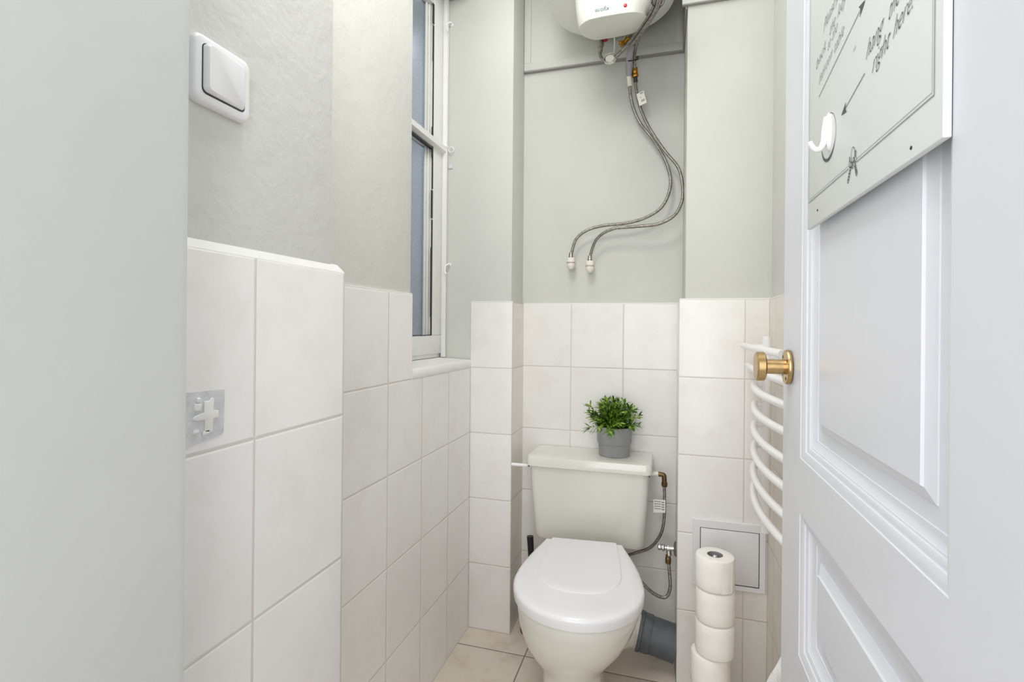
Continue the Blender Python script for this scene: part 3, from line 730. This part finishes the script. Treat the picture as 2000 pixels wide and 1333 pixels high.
for i in range(76):
    a=rnd.uniform(0,2*PI); tilt=abs(rnd.gauss(.1,.55)); tilt=min(tilt,1.25)
    d=Vector((math.cos(a)*math.sin(tilt),math.sin(a)*math.sin(tilt),math.cos(tilt)))
    if d.y>.5: d.y*=.5
    L=rnd.uniform(.050,.108)*(1-.18*tilt); b=c0+Vector((math.cos(a)*rnd.uniform(0,.044),math.sin(a)*rnd.uniform(0,.044),-.006))
    bend=Vector((d.x*.3,d.y*.3,-.10))*L*(tilt)
    pts=[b,b+d*L*.5+bend*.2,b+d*L+bend]
    pts=[Vector((p.x,min(p.y,2.03),max(p.z,pz+.07))) for p in pts]
    st.tube(pts,.0009,5,3)
    P=catmull(pts,5)
    for k in range(2,len(P)):
        t=(P[k]-P[k-1]).normalized()
        for s in range(3 if k<len(P)-1 else 5):
            aa=rnd.uniform(0,2*PI); o=t.orthogonal().normalized(); o=(Matrix.Rotation(aa,3,t)@o)
            dv=t*rnd.uniform(.5,1.1)+o*rnd.uniform(.5,.9)
            if (P[k]+dv.normalized()*.03).y>2.036: dv.y=-abs(dv.y)
            leaf(P[k],dv,rnd.uniform(.018,.036),rnd.uniform(.0050,.0078),rnd.uniform(-.6,.6))
build('stems',st,M['leaf'],pp)
fo=build('foliage',lm,M['leaf'],pp,sharp=60)

# ------------------------------------------------------------------ access panel
ap=empty('access_panel',(.2055,1.7691,.345)); tag(ap,'white square plastic access panel in the tiled wall behind the paper rolls','access panel')
fx0,fx1,fz0,fz1=.0938,.3105,.3435,.5580; dx0,dx1,dz0,dz1=.1165,.2920,.3600,.5325
mb=MB(); y=1.7690
mb.loft([[(fx0+d,y-h,fz0+d),(fx1-d,y-h,fz0+d),(fx1-d,y-h,fz1-d),(fx0+d,y-h,fz1-d)] for d,h in ((0,0),(0,.005),(.002,.0075),(.018,.0075))]+[[(dx0,y-.0075,dz0),(dx1,y-.0075,dz0),(dx1,y-.0075,dz1),(dx0,y-.0075,dz1)],[(dx0,y-.001,dz0),(dx1,y-.001,dz0),(dx1,y-.001,dz1),(dx0,y-.001,dz1)]],False,True)
build('frame',mb,M['panelwhite'],ap,sharp=20)
g=.0024; build('hatch_door',B((dx0+g,y-.0072,dz0+g),(dx1-g,y-.002,dz1-g)),M['panelwhite'],ap,bevel=.0006)
mb=MB().box((dx0,y-.002,dz0),(dx1,y-.0012,dz1)); build('shadow_gap',mb,M['dark'],ap)

# ------------------------------------------------------------------ stack of toilet rolls on a floor stand
RX,RY=.1410,1.535
stnd=empty('roll_stand',(RX,RY,0)); tag(stnd,'chrome floor stand threaded through the stack of toilet rolls','roll stand')
build('base',MB().lathe([(.0001,.001),(.07,.001),(.072,.004),(.071,.009),(.05,.013),(.0001,.014)],(RX,RY,0),'z',36),M['chrome'],stnd)
build('post',MB().lathe([(.0001,.012),(.006,.012),(.006,.528),(.0085,.530),(.0085,.536),(.005,.540),(.0001,.541)],(RX,RY,0),'z',18),M['chrome'],stnd)
def roll_mesh(seed):
    r=random.Random(seed); f1,f2=r.uniform(0,6),r.uniform(0,6)
    def R(t): return .0515*(1+.012*math.sin(2*t+f1)+.008*math.sin(3*t+f2))
    n=48; L=[]
    for rr,z in ((.021,.003),(.046,.001),(.0495,.003),(.0515,.007),(.0515,.030),(.0515,.060),(.0515,.083),(.0495,.088),(.046,.090),(.021,.089)):
        L.append([(math.cos(t)*(R(t)*rr/.0515 if rr>.03 else rr),math.sin(t)*(R(t)*rr/.0515 if rr>.03 else rr),z) for t in [2*PI*k/n for k in range(n)]])
    L.append(L[0])
    return MB().loft(L,False,False)
def roll_core():
    n=32; L=[]
    for rr,z in ((.0208,.002),(.0208,.0895),(.0195,.0895),(.0195,.002),(.0208,.002)): L.append([(math.cos(2*PI*k/n)*rr,math.sin(2*PI*k/n)*rr,z) for k in range(n)])
    return MB().loft(L,False,False)
def flap():
    mb=MB(); loops=[]
    for k in range(9):
        t=.2+k*.075; loops.append([(math.cos(t)*(.0522+.0012*(k==8)),math.sin(t)*(.0522+.0012*(k==8)),z) for z in (.004,.045,.086)])
    mb.loft(loops,False,False,closed=False); return mb
roll0=empty('toilet_roll',(0,0,0)); 
build('paper',roll_mesh(1),M['tissue'],roll0,sharp=35); build('core',roll_core(),M['card'],roll0); build('loose_sheet',flap(),M['tissue'],roll0)
lab=['white toilet roll on the very top of the stack beside the toilet','white toilet roll second from the top of the stack','white toilet roll third from the top of the stack, with a loose flap','white toilet roll fourth from the top, sticking out to the left','white toilet roll at the bottom of the stack near the floor']
zs=[.4535,.3620,.2700,.1780,.0860-.071]
zs=[.4535,.3625,.2715,.1805,.0895]
offs=[(0,0,.4),(.002,.001,2.4),(.0015,-.001,4.0),(-.0105,.002,1.0),(.002,0,3)]
for i in range(5):
    if i==0: o=roll0
    else:
        o=roll0.copy(); COL.objects.link(o)
        for ch in list(roll0.children):
            c=ch.copy(); COL.objects.link(c); c.parent=o
    o.location=(RX+offs[i][0],RY+offs[i][1],zs[i]); o.rotation_euler=(0,0,offs[i][2]-1.9)
    tag(o,lab[i],'toilet roll','toilet rolls stacked beside the toilet')
build('roll_rest',MB().lathe([(.006,.0135),(.035,.0135),(.035,.0895),(.006,.0895)],(RX,RY,0),'z',24),M['chrome'],stnd)

# ------------------------------------------------------------------ towel radiator on the right wall
tr_=empty('towel_radiator',(.29,1.43,.60)); tag(tr_,'white curved-bar towel radiator on the right wall behind the door','radiator')
for yy in (1.20,1.645):
    build('post',MB().tube([(.287,yy,.58),(.287,yy,1.150)],.0125,16,1),M['rad'],tr_)
    for z in (1.090,.66): build('bracket',MB().lathe([(.0001,0),(.015,0),(.015,.006),(.009,.008),(.009,.030)],(.3155,yy,z),'-x',18),M['rad'],tr_)
hs=[1.120,1.062,1.008,.950,.890,.830,.770,.712]
for i,z in enumerate(hs):
    pts=[]; k={0:.02,1:.16,2:.42}.get(i,.44); xm=.2345-(.003 if i==0 else 0)
    ends=(1.165,1.705) if i<2 else (1.175,1.675)
    for j in range(25):
        yy=ends[0]+(ends[1]-ends[0])*j/24; pts.append((min(xm+k*(yy-1.43)**2,.272),yy,z))
    b=build('bar',MB().tube(pts,.0095,16,1),M['rad'],tr_)
    # short pegs tie the bar to the posts
    for yy in (1.20,1.645):
        xb=xm+k*(yy-1.43)**2
        build('bar_joint',MB().tube([(xb,yy,z),(.287,yy,z)],.006,10,1),M['rad'],b)
# coiled cord hanging below the radiator
cc=empty('coiled_cord',(.285,1.40,.20)); tag(cc,'white coiled cord hanging behind the lower edge of the open door','cord')
cl=[Vector(p) for p in ((.287,1.20,.54),(.284,1.26,.45),(.280,1.335,.362),(.276,1.41,.278),(.275,1.465,.19),(.280,1.48,.12),(.288,1.45,.035))]
C2=catmull(cl,330); pts=[]; ph=0; n=len(C2)
for i in range(0,n,2):
    t=(C2[min(i+2,n-1)]-C2[max(i-2,0)]).normalized(); u=t.cross(Vector((1,0,0))).normalized(); v=t.cross(u)
    if i: ph+=(C2[i]-C2[i-2]).length/.0165*2*PI
    rr=.0215*min(1,i/200,(n-1-i)/100+.05)
    pts.append(C2[i]+u*math.cos(ph)*rr+v*math.sin(ph)*rr)
build('coil',MB().tube(pts,.0052,8,1),M['plastic'],cc)

# ------------------------------------------------------------------ light
w=bpy.data.worlds.new('world'); sc.world=w; w.use_nodes=True
bg=w.node_tree.nodes['Background']; bg.inputs[0].default_value=(.74,.79,.86,1); bg.inputs[1].default_value=.7
def area(name,loc,target,size,energy,color,sy=None):
    l=bpy.data.lights.new(name,'AREA'); l.energy=energy; l.color=color; l.size=size
    if sy: l.shape='RECTANGLE'; l.size_y=sy
    o=bpy.data.objects.new(name,l); COL.objects.link(o); o.location=loc
    o.rotation_euler=(Vector(target)-Vector(loc)).to_track_quat('-Z','Y').to_euler(); return o
area('ceiling_lamp',(-.32,.62,2.45),(-.24,1.7,1.2),.34,7.0,(1,.98,.955))
area('inner_fill',(-.30,1.25,2.6),(-.30,1.26,0),.45,5.6,(1,.985,.97),.8)  # unseen fill lamp, added to brighten the far and low parts of the room
area('doorway_fill',(-.15,-.80,1.45),(-.12,1.2,1.0),1.5,31,(1,.99,.985),1.9)  # large fill added behind the camera, lifting everything that faces the doorway
area('daylight',(-1.35,1.62,1.85),(-.4,1.62,1.3),.7,8,(.80,.89,1),1.2)

# ------------------------------------------------------------------ camera
cam=bpy.data.cameras.new('camera'); co=bpy.data.objects.new('camera',cam); COL.objects.link(co)
cam.sensor_width=36; cam.lens=1006*36/2000; cam.shift_y=(639-666.5)/2000; cam.clip_start=.02
yaw,pit,rol=math.radians(16.388),0.0,math.radians(.5)
R0=Vector((math.cos(yaw),math.sin(yaw),0)); F0=Vector((-math.sin(yaw),math.cos(yaw),0)); Z0=Vector((0,0,1))
F=F0*math.cos(pit)+Z0*math.sin(pit); U=Z0*math.cos(pit)-F0*math.sin(pit)
Xc=R0*math.cos(rol)+U*math.sin(rol); Yc=U*math.cos(rol)-R0*math.sin(rol)
m=Matrix((Xc,Yc,-F)).transposed().to_4x4(); m.translation=Vector((-.0019,-.0009,1.1712))
co.matrix_world=m
sc.camera=co
sc.view_settings.view_transform='Standard'; sc.view_settings.look='None'; sc.view_settings.exposure=0
sc.cycles.use_denoising=True
sc.cycles.max_bounces=10; sc.cycles.diffuse_bounces=6; sc.cycles.caustics_reflective=False; sc.cycles.caustics_refractive=False
